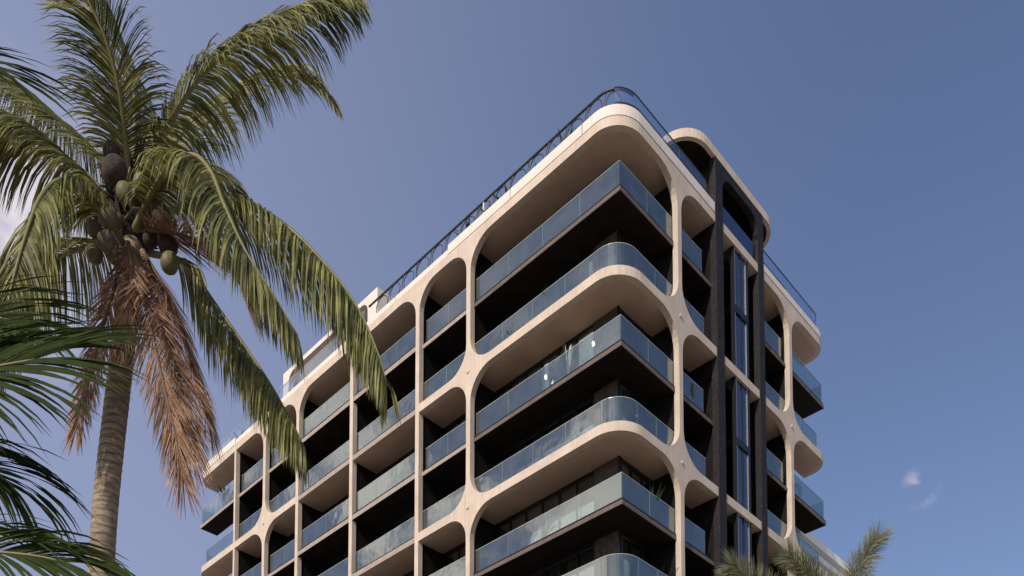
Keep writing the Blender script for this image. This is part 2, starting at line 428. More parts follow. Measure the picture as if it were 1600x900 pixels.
# ---- slabs, balconies and their glass
WL, WR = 1.60, 1.42                         # depth of the window wall behind each face
def plan_prism(name, poly, z0, z1, m, parent=BLD):
    mb = MB(); mb.prism([(v, u) for u, v in poly], z0 + Z0, z1 + Z0); return mb.build(name, m, parent)
def glass_run(parent, s0, s1, z0, z1, pitch=1.85, d=.29):
    n = max(1, round((s1 - s0) / pitch))
    for k in range(n):
        a = s0 + (s1 - s0) * k / n + .008; b = s0 + (s1 - s0) * (k + 1) / n - .008
        mb = MB(); sweep(mb, a, b, d, d + .024, z0 + Z0, z1 + Z0, 0)
        sweep(mb, a, b, d - .001, d + .025, z1 + Z0 + .001, z1 + Z0 + .014, 1)
        if k < n - 1: sweep(mb, b + .001, b + .012, d, d + .024, z0 + Z0, z1 + Z0, 2)
        mb.build('glass_panel', ['glass', 'gedge', 'joint'], parent)
def glass_line(parent, p0, p1, z0, z1, pitch=1.85):
    """straight balustrade from p0 to p1 in (u, v)"""
    a = Vector(p0); b = Vector(p1); L = (b - a).length; n = max(1, round(L / pitch)); d = (b - a) / L; nn = Vector((-d.y, d.x)) * .012
    for k in range(n):
        q0 = a + d * (L * k / n + .008); q1 = a + d * (L * (k + 1) / n - .008)
        poly = [q0 + nn, q1 + nn, q1 - nn, q0 - nn]
        mb = MB(); pl = [(q.y, q.x) for q in poly]
        e0 = a + d * (L * (k + 1) / n - .007); e1 = a + d * (L * (k + 1) / n + .004)
        if k < n - 1: mb.prism([(q.y, q.x) for q in (e0 + nn, e1 + nn, e1 - nn, e0 - nn)], z0 + Z0, z1 + Z0, 2)
        mb.prism(pl, z0 + Z0, z1 + Z0, 0); mb.prism(pl, z1 + Z0 + .001, z1 + Z0 + .014, 1)
        mb.build('glass_panel', ['glass', 'gedge', 'joint'], parent)
ODD0, ODD1 = -.10, .12                       # thin slab, relative to its floor line
GE, GO = 1.38, 1.22                          # top of the glass above the floor line, even / odd floors
bays = [(c[0], 0, 'A'), (c[1], c[0], 'B'), (c[2], c[1], 'C'), (c[3], c[2], 'D'), (c[4], c[3], 'E'), (c[5], c[4], 'F')]
ALLZ = [3.2, 0, -3.2, -6.4, -9.6, -12.8, -16.0, -19.2, -22.4, -25.6, -28.8]
ALLZ_VIS = ALLZ[:6]
def front(s0, s1, d): return [off(s, d) for s in stations(s0, s1)]
for z in [6.4] + ALLZ:
    even = (round(z / 3.2) % 2 == 0); roof = z > 6; vis = z in ALLZ_VIS
    zz0, zz1 = (ROOF0, 6.40) if roof else ((z - BH, z + .10) if even else (z + ODD0, z + ODD1))
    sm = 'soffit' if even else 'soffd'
    for u1, u0, nm in bays:
        a, b = u1 - .09, u0 + .09
        flush = nm in 'CD' and not roof
        if flush: zz0, zz1 = z - .17, z + .10
        elif not roof: zz0, zz1 = ((z - BH, z + .10) if even else (z + ODD0, z + ODD1))
        if nm == 'A':
            if even:
                poly = front(su(a), sv(R1 - .09), TH) + [(WR + .1, R1 - .09), (WR + .1, WL + .1), (a, WL + .1)]
            else:
                poly = [(a, .25), (.25, .25), (.25, R1 - .09), (WR + .1, R1 - .09), (WR + .1, WL + .1), (a, WL + .1)]
        else:
            f0 = .02 if flush else (TH if even or roof else .25)
            ia, ib = (u1 - CW - .002, u0 + CW + .002) if flush else (a, b)
            poly = [(ia, f0), (ib, f0), (ib, WL + .1), (ia, WL + .1)]
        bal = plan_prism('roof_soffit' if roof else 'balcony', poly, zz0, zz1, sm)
        if roof: continue
        if not even or flush:                # facing strip along a thin slab
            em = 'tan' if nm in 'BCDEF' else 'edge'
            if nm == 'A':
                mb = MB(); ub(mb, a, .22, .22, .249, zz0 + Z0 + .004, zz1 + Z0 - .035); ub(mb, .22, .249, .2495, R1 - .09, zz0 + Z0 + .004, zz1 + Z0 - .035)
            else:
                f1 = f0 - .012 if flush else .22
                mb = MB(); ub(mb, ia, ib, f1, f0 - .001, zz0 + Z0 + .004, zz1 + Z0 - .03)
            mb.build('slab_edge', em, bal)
        if not vis: continue
        g0 = zz1 + .05; g1 = z + (GE if even else GO)
        if flush: g1 = z + 1.30
        if nm == 'A':
            if even:
                glass_run(bal, su(a), CUM[3], z + .05, g1); glass_run(bal, CUM[3], CUM[4], z + .05, g1, 3); glass_run(bal, CUM[4], sv(R1 - .1), z + .05, g1, 1.4)
            else:
                glass_line(bal, (a - .12, .30), (.30, .30), g0, g1); glass_line(bal, (.30, .32), (.30, R1 - .12), g0, g1, 1.8)
                mb = MB(); ub(mb, a - .05, .232, .232, .325, zz1 + Z0 + .002, g0 + Z0 - .002); ub(mb, .232, .325, .326, R1 - .1, zz1 + Z0 + .002, g0 + Z0 - .002); mb.build('glass_shoe', 'shoe', bal)  # dark shoe brought forward to draw the shadow line above the slab edge
        else:
            st = .27 if flush else (.14 if even else .32)
            if even and not flush: glass_run(bal, su(a), su(b), z + .05, g1)
            else:
                dv = .20 if flush else .30
                glass_line(bal, (u1 - st, dv), (u0 + st - .1 if flush else u0 + .1, dv), g0, g1, 1.9)
                mb = MB(); ub(mb, u1 - st, u0 + .14, .012 if flush else .232, dv + .025, zz1 + Z0 + .002, g0 + Z0 - .002); mb.build('glass_shoe', 'shoe', bal)
    zz0, zz1 = (ROOF0, 6.40) if roof else ((z - BH, z + .10) if even else (z + ODD0, z + ODD1))
    # narrow bay between the right face's first column and the tower, then tower to last column
    for v0, v1, g in ((R1 + .09, TW0 - .002, TW0 - .55), (TW1 + .002, R2 - .09, R2 - .45)):
        f0 = TH if even else .25
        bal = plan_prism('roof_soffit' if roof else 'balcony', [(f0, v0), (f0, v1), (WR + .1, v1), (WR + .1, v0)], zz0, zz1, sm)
        if roof: continue
        if not even:
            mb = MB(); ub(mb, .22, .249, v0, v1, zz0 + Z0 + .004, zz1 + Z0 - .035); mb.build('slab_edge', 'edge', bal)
        if vis:
            g1 = z + (GE if even else GO)
            if not even:
                mb = MB(); ub(mb, .232, .325, v0 + .01, g - .1, zz1 + Z0 + .002, zz1 + Z0 + .048); mb.build('glass_shoe', 'shoe', bal)
            ge = g if (even or v0 > 8) else g - .12
            glass_line(bal, (.30, v0 + .02), (.30, ge if not (even and v0 > 8) else v1), z + .05 if even else zz1 + .05, g1, 1.6)
    # end wings
    sL, sR = su(c[5] + .09), sv(R2 + .09)
    for side in 'LR':
        if side == 'L':
            poly = (front(0, sL, TH) + [(c[5] + .09, WD)]) if even else [(UL - .02, WD), (UL - .02, .25), (c[5] + .09, .25), (c[5] + .09, WD)]
        else:
            poly = (front(sR, STOT, TH) + [(WD, R2 + .09)]) if even else [(.25, R2 + .09), (.25, VR - .02), (WD, VR - .02), (WD, R2 + .09)]
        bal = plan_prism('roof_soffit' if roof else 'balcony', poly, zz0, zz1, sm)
        if roof: continue
        if not even:
            mb = MB(); q0, q1 = zz0 + Z0 + .004, zz1 + Z0 - .035
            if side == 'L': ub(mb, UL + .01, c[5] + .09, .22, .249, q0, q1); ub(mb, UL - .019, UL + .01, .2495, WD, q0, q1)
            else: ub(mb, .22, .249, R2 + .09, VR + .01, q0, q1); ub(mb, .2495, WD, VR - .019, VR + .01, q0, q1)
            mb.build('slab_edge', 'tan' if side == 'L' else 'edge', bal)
        if vis:
            g1 = z + (GE if even else GO); g0 = z + .05 if even else zz1 + .05
            if even:
                glass_run(bal, .05, sL - .03, g0, g1, 1.9) if side == 'L' else glass_run(bal, sR + .03, STOT - .05, g0, g1, 1.9)
            elif side == 'L':
                glass_line(bal, (c[5] + .15, .30), (UL - .08, .30), g0, g1); glass_line(bal, (UL - .08, .33), (UL - .08, WD), g0, g1)
            else:
                glass_line(bal, (.30, R2 + .15), (.30, VR - .08), g0, g1); glass_line(bal, (.33, VR - .08), (WD, VR - .08), g0, g1)
                mb = MB(); ub(mb, .232, .325, R2 + .15, VR - .05, zz1 + Z0 + .002, g0 + Z0 - .002); mb.build('glass_shoe', 'shoe', bal)

# ---- dividing walls, core and room plates
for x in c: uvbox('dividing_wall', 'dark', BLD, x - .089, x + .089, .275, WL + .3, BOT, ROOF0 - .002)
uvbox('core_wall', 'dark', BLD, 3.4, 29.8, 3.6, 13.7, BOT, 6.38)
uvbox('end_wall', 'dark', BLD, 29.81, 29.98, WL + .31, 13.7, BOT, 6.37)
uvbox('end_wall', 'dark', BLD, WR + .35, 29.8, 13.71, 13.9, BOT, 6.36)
for z in [6.4] + ALLZ:
    plan_prism('floor_plate', [(WR + .12, WL + .12), (29.8, WL + .12), (29.8, 3.59), (3.39, 3.59), (3.39, 13.7), (WR + .12, 13.7)], z - .16, z + .06, 'room')
uvbox('roof_deck', 'paving', BLD, 1.0, 33.9, .4, 1.4, 6.405, 6.43); uvbox('roof_deck', 'paving', BLD, 1.4, 29.9, 1.41, 13.8, 6.47, 6.5)
uvbox('roof_deck', 'paving', BLD, .4, 1.4, 1.41, 17.0, 6.405, 6.43)

# ---- window walls
def window_run(axis, a0, a1, depth, z0, z1, n, open_curtain):
    """a run of n glazed leaves; axis 'u' = left face, 'v' = right face"""
    P = MB(); T = .07
    put = (lambda mb, p0, p1, d0, d1, q0, q1, mi=0: ub(mb, p0, p1, d0, d1, q0 + Z0, q1 + Z0, mi)) if axis == 'u' else (lambda mb, p0, p1, d0, d1, q0, q1, mi=0: ub(mb, d0, d1, p0, p1, q0 + Z0, q1 + Z0, mi))
    lo, hi = min(a0, a1), max(a0, a1)
    put(P, lo, hi, depth, depth + .1, z1 - .16, z1); put(P, lo, hi, depth, depth + .1, z0, z0 + .06)
    for k in range(n + 1):
        x = lo + (hi - lo) * k / n; put(P, max(lo, x - .035), min(hi, x + .035), depth + .002, depth + .098, z0 + .061, z1 - .161)
    wl = P.build('window_wall', 'frame', BLD)
    for k in range(n):
        x0 = lo + (hi - lo) * k / n + .036; x1 = lo + (hi - lo) * (k + 1) / n - .036
        mb = MB(); put(mb, max(lo, x0), min(hi, x1), depth + .045, depth + .056, z0 + .062, z1 - .162); mb.build('pane', 'pane', wl)
        if random.random() < open_curtain:
            mb = MB(); m = 10; cover = random.choice((.45, .7, 1.0)); xe = x0 + (x1 - x0) * cover; vv = []
            for i in range(m * 2 + 1):
                p = x0 + (xe - x0) * i / (2 * m); d = depth + .2 + (.03 if i % 2 else -.03) + random.uniform(-.01, .01)
                vv += [((d, p, z0 + Z0 + .07), (d, p, z1 + Z0 - .17))] if axis == 'u' else [((p, d, z0 + Z0 + .07), (p, d, z1 + Z0 - .17))]
            mb.add([q for pr in vv for q in pr], [(2 * i, 2 * i + 2, 2 * i + 3, 2 * i + 1) for i in range(2 * m)])
            mb.build('curtain', 'curtain', wl)
for z in ALLZ_VIS:
    even = (round(z / 3.2) % 2 == 0); w0 = z + .125; nx = z + 3.2
    w1 = ROOF0 - .003 if nx > 6 else (nx - .11 if even else nx - BH - .003)
    w1f = ROOF0 - .003 if nx > 6 else nx - .175
    window_run('u', 2.72, c[0] - .1, WL, w0, w1, 6, .9 if z < -6 else .5)
    uvbox('corner_pier', 'pier', BLD, WR + .02, 2.70, WL - .03, WL + .25, w0, w1)
    uvbox('corner_post', 'frame', BLD, WR - .04, WR + .018, WL - .045, WL + .10, w0, w1)
    window_run('v', WL + .11, R1 - .1, WR, w0, w1, 3, .95 if z < -6 else .6)
    for u1, u0, nm in bays[1:]:
        window_run('u', u0 + .1, u1 - .1, WL, w0, w1f if nm in 'CD' else w1, 5 if nm in 'CD' else 3, .5)
    window_run('v', R1 + .1, TW0 - .01, WR, w0, w1, 3, .3)
    window_run('v', TW1 + .01, R2 - .1, WR, w0, w1, 3, .4)
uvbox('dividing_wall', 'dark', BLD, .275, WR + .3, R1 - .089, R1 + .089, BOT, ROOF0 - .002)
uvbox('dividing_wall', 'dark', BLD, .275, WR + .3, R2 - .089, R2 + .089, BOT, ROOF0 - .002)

# ---- the dark stair tower in the right face
TZ1 = 9.12
for v0, v1 in ((TW0, TW0 + .58), (TW1 - .48, TW1)):
    uvbox('tower_column', 'tower', BLD, -.05, .265, v0, v1, BOT, TZ1 - .003)
uvbox('tower_wall', 'dark', BLD, .267, 4.6, TW0 + .04, TW0 + .3, BOT, TZ1 - .003)
uvbox('tower_wall', 'dark', BLD, .267, 4.6, TW1 - .3, TW1 - .04, BOT, TZ1 - .003)
uvbox('tower_wall', 'wood', BLD, 4.61, 4.8, TW0 + .04, TW1 - .04, 6.5, TZ1 - .003)
# arched dark beam under the canopy
pts = [(TW0 + .581, 7.7)]
for k in range(9):
    a = math.pi - qa * k / 8; pts.append((TW0 + .581 + .75 + .75 * math.cos(a), 7.95 + .75 * math.sin(a)))
for k in range(9):
    a = qa - qa * k / 8; pts.append((TW1 - .481 - .75 + .75 * math.cos(a), 7.95 + .75 * math.sin(a)))
pts += [(TW1 - .481, 7.7), (TW1 - .481, TZ1 - .004), (TW0 + .581, TZ1 - .004)]
mb = MB(); n = len(pts)
mb.add([(v, -.04, z + Z0) for v, z in pts] + [(v, .25, z + Z0) for v, z in pts], [tuple(range(n)), tuple(range(n, 2 * n))[::-1]] + [(i, n + i, n + (i + 1) % n, (i + 1) % n) for i in range(n)])
mb.build('arch_beam', 'tower', BLD)
def rrect(u0, u1, v0, v1, r, n=10):
    P = []
    for cu, cv_, a0 in ((u0 + r, v0 + r, math.pi), (u1 - r, v0 + r, 1.5 * math.pi), (u1 - r, v1 - r, 0), (u0 + r, v1 - r, qa)):
        for k in range(n + 1):
            a = a0 + qa * k / n; P.append((cu + r * math.cos(a), cv_ + r * math.sin(a)))
    return P
def ring_prism(name, po, pi_, z0, z1, m, parent=BLD):
    mb = MB(); n = len(po)
    for P in (po, pi_):
        for z in (z0, z1): mb.v += [(v, u, z + Z0) for u, v in P]
    for i in range(n):
        j = (i + 1) % n
        for a, b in ((0, n), (n, 3 * n), (3 * n, 2 * n), (2 * n, 0)): mb.f.append((a + i, a + j, b + j, b + i)); mb.m.append(0)
    return mb.build(name, m, parent)
can_o, can_i = rrect(-.06, 6.0, 4.85, 12.85, 1.35), rrect(.12, 5.82, 5.03, 12.67, 1.2)
ring_prism('canopy_rim', can_o, can_i, TZ1, 9.52, 'concrete')
plan_prism('canopy_deck', can_i, TZ1 + .03, 9.45, 'dark')
# glazing
for k, z in enumerate([6.4, 0, -6.4, -12.8]):
    zt_, zb_ = (ROOF0 - .01 if k == 0 else z - BH - .01), (z - 6.4 + BH + .01)
    if k == 0: uvbox('beam', 'concrete', BLD, .272, .75, TW0 + .6, TW1 - .5, ROOF0, ROOF1 - .01)
    else: uvbox('beam', 'concrete', BLD, .272, .75, TW0 + .6, TW1 - .5, z - BH, z + BH - .01)
    zm = (zt_ + zb_) / 2
    a0, a1, b0, b1 = TW0 + .6, TW0 + 1.62, TW0 + 2.92, TW1 - .5
    P = MB(); wb = lambda mb, u0, u1, v0, v1, q0, q1, mi=0: ub(mb, u0, u1, v0, v1, q0 + Z0, q1 + Z0, mi)
    F0, F1 = .06, .98                       # bay window front, recessed glazing
    for v0, v1, d in ((a0, a0 + .06, F1), (a0 + .40, a0 + .62, F1 - .1), (a1 - .1, a1 - .002, F1), (b0 + .002, b0 + .08, F1), (b0 + .30, b0 + .42, F1), (b1 - .12, b1, F1)):
        wb(P, d, d + .12, v0, v1, zb_, zt_)
    wb(P, F1 - .02, F1 + .1, a0 + .061, b1 - .121, zm - .14, zm + .14)
    wb(P, F0, .265, a1, a1 + .09, zb_, zt_); wb(P, F0, .265, b0 - .09, b0, zb_, zt_)
    wb(P, F0 + .01, .26, (a1 + b0) / 2 - .03, (a1 + b0) / 2 + .03, zb_, zt_)
    wb(P, F0 - .01, .264, a1 + .091, b0 - .091, zm - .16, zm + .16)
    wb(P, .266, F1 - .03, a1, a1 + .04, zm - .16, zm + .16); wb(P, .266, F1 - .03, b0 - .04, b0, zm - .16, zm + .16)
    wl = P.build('tower_window', 'frame', BLD)
    for q0, q1 in ((zb_, zm - .17), (zm + .17, zt_)):
        for v, d in ((a1 + .13, F0 + .02), (b0 - .20, F0 + .02), (a0 + .30, F1 + .01), (b0 + .17, F1 + .01), (b0 + .52, F1 + .01)):
            mb = MB(); wb(mb, d, d + .025, v, v + .055, q0, q1); mb.build('reflection_strip', 'glint', wl)  # added strip, its pale colour standing for a bright reflection
        for v0, v1 in ((a1 + .092, (a1 + b0) / 2 - .031), ((a1 + b0) / 2 + .031, b0 - .092)):
            mb = MB(); wb(mb, F0 + .05, F0 + .065, v0, v1, q0, q1); mb.build('pane', 'bluep', wl)
        for v in (a1 + .02, b0 - .03):
            mb = MB(); wb(mb, .267, F1 - .03, v, v + .012, q0, q1); mb.build('pane', 'bluep', wl)
        for v0, v1 in ((a0 + .061, a0 + .399), (a0 + .63, a1 - .11), (b0 + .081, b0 + .299), (b0 + .421, b1 - .121)):
            mb = MB(); wb(mb, F1 + .05, F1 + .062, v0, v1, q0, q1); mb.build('pane', 'bluep', wl)
        for v0, v1 in ((a0 + .27, a0 + .395), (b0 + .2, b0 + .30)):
            mb = MB(); wb(mb, F1 + .08, F1 + .11, v0, v1, q0, q1); mb.build('curtain', 'curtain', wl)
        for v0, v1 in ((a1 + .12, a1 + .27), (b0 - .30, b0 - .2)):
            mb = MB(); wb(mb, F0 + .08, F0 + .10, v0, v1, q0, q1); mb.build('curtain', 'curtain', wl)
uvbox('tower_back_wall', 'room', BLD, 2.4, 2.5, TW0 + .31, TW1 - .31, BOT, 6.3)
mb = MB(); ub(mb, .10, .125, TW0 + .6, TW1 - .5, ROOF1 + Z0 + .01, 7.42 + Z0); mb.build('tower_balustrade', 'bluep', BLD)

# ---- rooftop: ironwork railing, glass balustrades, pavilion
RB, RT = 6.80, 7.92
rail = empty('rooftop_railing', (0, 0, 0)); rail.parent = BLD
mb = MB(); D = .33
st = stations(su(16.75), CUM[4] - .1, .12); st = sorted(st + [su(16.75) + (su(RC) - su(16.75)) * k / 30 for k in range(1, 30)])
mb.tube([(off(s, D)[1], off(s, D)[0], RT + Z0) for s in st], .05, 8); mb.build('handrail', 'iron', rail, True)
mb = MB(); mb.tube([(off(s, D)[1], off(s, D)[0], RB + .03 + Z0) for s in st], .03, 6); mb.build('base_rail', 'iron', rail, True)
s_start, s_end, nr = su(16.2), CUM[3] + 1.4, 15
for k in range(nr):
    s = s_start + (s_end - s_start) * (k + .5) / nr; P = (s_end - s_start) / nr
    r = .40 if k % 3 else .46
    zc = RT - .06 - r if k % 2 else RT - .10 - r
    def at(ds, z):
        u, v = off(s + ds, D); return (v, u, z + Z0)
    mb = MB(); m = 28
    mb.tube([at(r * math.cos(2 * math.pi * i / m), zc + r * math.sin(2 * math.pi * i / m)) for i in range(m)], .022, 6, closed=True)
    mb.build('ring', 'iron', rail, True)
    if k < nr - 1:
        mb = MB()                           # a pair of facing crescents between two rings
        mb.tube([at(P / 2 + .02 + .22 * (1 - math.cos(t)), (RT + RB) / 2 + .54 * math.sin(t)) for t in [R(a) for a in range(-80, 81, 16)]], .02, 6)
        mb.build('scroll', 'iron', rail, True)
mb = MB(); u, v = off(su(8.1), D); mb.box(v - .03, v + .03, u - .03, u + .03, 6.75 + Z0, RT + Z0); mb.build('post', 'ptop', rail)
# right face: glass with a dark shoe and a thin dark top line
grail = empty('roof_glass_balustrade', (0, 0, 0)); grail.parent = BLD
for a, b, n in ((CUM[3] + .9, sv(TW0 - .35), 3), (sv(TW1 + .05), STOT - .1, 4)):
    for k in range(n):
        s0 = a + (b - a) * k / n + .008; s1 = a + (b - a) * (k + 1) / n - .008
        mb = MB(); sweep(mb, s0, s1, .2, .222, 6.86 + Z0, 7.86 + Z0); mb.build('glass_panel', 'clear', grail)
    mb = MB(); sweep(mb, a, b, .19, .235, 7.862 + Z0, 7.89 + Z0); mb.build('top_rail', 'iron', grail)
    mb = MB(); sweep(mb, a if n == 3 else a, b if n == 3 else a + 2.2, .0, .13, (6.935 if n == 3 else 6.815) + Z0, (7.04 if n == 3 else 6.92) + Z0); mb.build('glass_shoe', 'iron', grail)
for k in range(8):
    a = su(33.6) + (su(16.9) - su(33.6)) * k / 8 + .01; b = su(33.6) + (su(16.9) - su(33.6)) * (k + 1) / 8 - .01
    mb = MB(); sweep(mb, a, b, .16, .18, 6.8 + Z0, 7.66 + Z0, 0); sweep(mb, a, b, .155, .185, 7.662 + Z0, 7.68 + Z0, 1); mb.build('glass_panel', ['clear', 'gedge'], grail)
# pavilion: a rounded roof slab on piers with arched openings
pav = empty('rooftop_pavilion', (0, 0, 0)); pav.parent = BLD
po, pi_ = rrect(.95, .95 + 3.6, 16.9, 26.1, .5), None
PU0, PU1, PV0, PV1 = 16.9, 26.1, .98, 4.6
outer = [(PU0, 6.52), (PU0, 9.5), (PU1, 9.5), (PU1, 6.52)]
def arched(u0, u1, r=.55):
    P = [(u0, 6.52), ]
    for k in range(7):
        a = math.pi - qa * k / 6; P.append((u0 + r + r * math.cos(a), 8.68 + r * math.sin(a)))
    for k in range(7):
        a = qa - qa * k / 6; P.append((u1 - r + r * math.cos(a), 8.68 + r * math.sin(a)))
    return P + [(u1, 6.52)]
vs2, es2 = [], []
hs2 = [arched(17.75, 19.35), arched(19.75, 25.5)]
def loop2(pts):
    b = len(vs2); n = len(pts); vs2.extend(Vector(p) for p in pts); es2.extend((b + i, b + (i + 1) % n) for i in range(n))
loop2(outer); [loop2(h) for h in hs2]
pv, pe, pf, _, _, _ = delaunay_2d_cdt(vs2, es2, [], 0, 1e-5)
keep = []
for f in pf:
    q = (sum(pv[i].x for i in f) / 3, sum(pv[i].y for i in f) / 3)
    if not any(inside(q, h) for h in hs2): keep.append(f)
mb = MB(); cnt = {}
for f in keep:
    for k in range(3):
        e = tuple(sorted((f[k], f[(k + 1) % 3]))); cnt[e] = cnt.get(e, 0) + 1
n = len(pv); mb.v = [(PV0, p.x, p.y + Z0) for p in pv] + [(PV0 + .3, p.x, p.y + Z0) for p in pv]
for f in keep:
    mb.f.append(tuple(f)); mb.f.append(tuple(n + i for i in f[::-1])); mb.m += [0, 0]
    for k in range(3):
        a, b = f[k], f[(k + 1) % 3]
        if cnt[tuple(sorted((a, b)))] == 1: mb.f.append((a, n + a, n + b, b)); mb.m.append(0)
mb.build('arched_front', 'ptop', pav)
for q in (PU0, PU1 - .3):
    mb = MB(); ub(mb, q, q + .3, PV0 + .301, PV1, 6.52 + Z0, 9.5 + Z0); mb.build('side_wall', 'ptop', pav)
mb = MB(); ub(mb, PU0 + .302, PU1 - .302, PV0 + .302, PV1, 9.2 + Z0, 9.48 + Z0); mb.build('roof', 'ptop', pav)
mb = MB(); ub(mb, PU0 + .302, PU1 - .302, PV1 - .2, PV1 - .01, 6.52 + Z0, 9.19 + Z0); mb.build('back_wall', 'room', pav)

# ---- wall lamps and panels whose own glow stands in for lamplight on the wall
def wall_lamp(u, v, z, face):
    mb = MB()
    d = Vector((-1, 0, 0)) if face == 'u' else Vector((0, -1, 0))
    p = Vector((v, u, z + Z0))
    mb.tube([p, p + d * .03], .09, 10); b = mb.build('wall_lamp', 'frame', BLD)
    mb = MB(); q = p + d * .10
    mb.tube([q + Vector((0, 0, t)) for t in (-.10, -.08, 0, .08, .10)], [.02, .045, .055, .045, .02], 10); mb.build('lamp_shade', 'lamp', b, True)
wall_lamp(2.62, 1.54, -1.25, 'u'); wall_lamp(5.30, 1.54, -1.3, 'u'); wall_lamp(2.60, 1.54, 1.5, 'u')
uvbox('glow_wall_panel', 'lit', BLD, 2.80, 3.62, WL + .10, WL + .12, -3.0, -.45)
uvbox('glow_wall_panel', 'lit', BLD, 2.78, 3.05, WL + .10, WL + .12, .25, 2.7)
uvbox('glow_wall_panel', 'lit', BLD, 5.40, 5.62, WL + .10, WL + .12, -3.0, -.45)
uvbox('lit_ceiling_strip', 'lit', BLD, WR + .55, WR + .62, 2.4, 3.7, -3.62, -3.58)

# ================================================================== THINGS ON THE BALCONIES AND ROOF
def place(u, v, z): return Vector((4.2818, 34.3508, 0)) + Vv * v + Uu * u + Vector((0, 0, z + Z0))
def blade(mb, p, d, L, wd, bend=.6, mi=0, n=4):
    d = Vector(d).normalized(); p = Vector(p); side = d.cross(Vector((0, 0, 1)))
    side = side.normalized() if side.length > .05 else Vector((random.uniform(-1, 1), random.uniform(-1, 1), 0)).normalized()
    base = len(mb.v)
    for i in range(n + 1):
        t = i / n; ww = wd * (math.sin(math.pi * min(1, .15 + t * .85)) ** .7 if t < 1 else .05)
        mb.v += [tuple(p - side * ww), tuple(p + side * ww)]
        p = p + d * (L / n); d = (d + Vector((0, 0, -bend / n)) + Vector((d.x, d.y, 0)) * .15).normalized()
    for i in range(n): mb.f.append((base + 2 * i, base + 2 * i + 1, base + 2 * i + 3, base + 2 * i + 2)); mb.m.append(mi)
def potted(loc, label, leaf, h, nl, wd, spread, bend, pot=(.16, .28), group=None, name='potted_plant'):
    r = empty(name, loc); tag(r, label, 'plant', group)
    mb = MB(); pr, ph = pot
    mb.tube([(0, 0, 0), (0, 0, ph * .9), (0, 0, ph)], [pr * .75, pr, pr * 1.05], 12); mb.build('pot', 'pot', r)
    mb = MB()
    for i in range(nl):
        a = random.uniform(0, 6.283); t = random.uniform(.15, 1) * spread
        blade(mb, (random.uniform(-.04, .04), random.uniform(-.04, .04), ph - .02), (math.cos(a) * t, math.sin(a) * t, 1), h * random.uniform(.65, 1.05), wd * random.uniform(.7, 1.2), bend)
    tag(mb.build('foliage', leaf, r), kind='stuff')
    return r
F_ = lambda z, even: z + (.105 if even else .125)
potted(place(3.3, .62, F_(-3.2, 0)), 'pale plant with upright tusk-shaped leaves showing above the balcony glass', 'plantw', 1.75, 5, .06, .16, .25)
potted(place(4.2, .62, F_(0, 1)), 'tall grassy potted plant standing on the upper curved balcony', 'plant', 1.35, 26, .03, .35, .7)
potted(place(1.3, .95, F_(-6.4, 1)), 'dark broad-leaved potted plant at the rounded balcony corner', 'plantd', 1.25, 16, .10, .8, .7)
potted(place(.8, .75, F_(-3.2, 0)), 'thin leafy potted plant inside the sharp balcony corner beside a lit lamp', 'plant', 1.2, 14, .05, .5, .6)
potted(place(4.6, .6, F_(-9.6, 0)), 'small leafy potted plant behind glass on the lower sharp-cornered balcony', 'plant', .95, 18, .05, .6, .8)
potted(place(.75, 2.9, F_(-9.6, 0)), 'bushy green plant on the lower balcony, right of the sharp corner', 'plant', 1.6, 34, .06, .5, .8)
potted(place(.95, 3.5, F_(-12.8, 1)), 'tall palm-like pot plant on the lowest visible balcony', 'plantd', 2.0, 30, .04, .6, 1.0)
potted(place(32.2, .8, F_(3.2, 0)), 'dark bushy shrub in a pot on the left end balcony', 'plantd', 1.55, 40, .08, .6, .5)
potted(place(.7, 13.0, F_(-3.2, 0)), 'slim potted palm on the small balcony right of the stair tower', 'plant', 1.1, 16, .05, .5, .7)
potted(place(6.5, .6, F_(0, 1)), 'low spiky potted plant on the upper curved balcony', 'plant', .9, 20, .04, .7, .6)
for u, lab, lf, hh in ((3.5, 'small yellow-green roof plant nearest the building corner', 'plant', .75), (5.1, 'slim green roof plant second from the building corner', 'plant', .55), (7.0, 'black spiky roof plant behind the ring railing', 'plantd', .8), (8.0, 'yellow-green roof plant beside the pale railing post', 'plant', .75), (9.6, 'dark roof plant left of the pale railing post', 'plantd', .8)):
    potted(place(u, .75, 6.6), lab, lf, hh + .45, 22, .05, .8, .5, (.18, .35), 'plants along the roof edge')
potted(place(30.3, .6, 6.6), 'dark spiky plant on the far left roof edge', 'plantd', .95, 18, .06, .7, .5, (.16, .3), 'plants along the roof edge')

def egg_chair(loc, rz, label, lean=0.0):
    r = empty('egg_chair', loc, rz); tag(r, label, 'chair', 'teardrop chairs on the balconies')
    mb = MB(); m = 26
    def shape(t):                           # a teardrop, flat on one side
        a = 2 * math.pi * t; x = .26 * math.sin(a) * (1 - .45 * math.cos(a) * .9); z = .55 - .52 * math.cos(a); return x, z
    mb.tube([(shape(i / m)[0], -.05, shape(i / m)[1]) for i in range(m)], .035, 7, closed=True); mb.build('frame', 'rattan', r, True)
    for k in range(1, 6):                   # woven shell ribs
        mb = MB(); z = .12 + .16 * k; t = math.acos(max(-1, min(1, (.55 - z) / .52))) / (2 * math.pi); x = abs(shape(t)[0])
        mb.tube([(x * math.cos(R(a)), -.05 + .34 * math.sin(R(a)), z) for a in range(0, 181, 20)], .014, 5); mb.build('shell_rib', 'rattan', r, True)
    mb = MB(); mb.tube([(0, .1, .2), (0, .1, .24), (0, .1, .30), (0, .1, .33)], [.12, .17, .17, .1], 12); mb.build('cushion', 'cushion', r, True)
    return r
egg_chair(place(6.35, .50, F_(3.2, 0)), YAW - qa, 'dark teardrop chair behind the topmost straight glass balustrade')
egg_chair(place(.50, 5.35, F_(-3.2, 0)), YAW + qa, 'dark teardrop chair on the narrow balcony left of the stair tower').rotation_euler = (0, 0, YAW + qa)
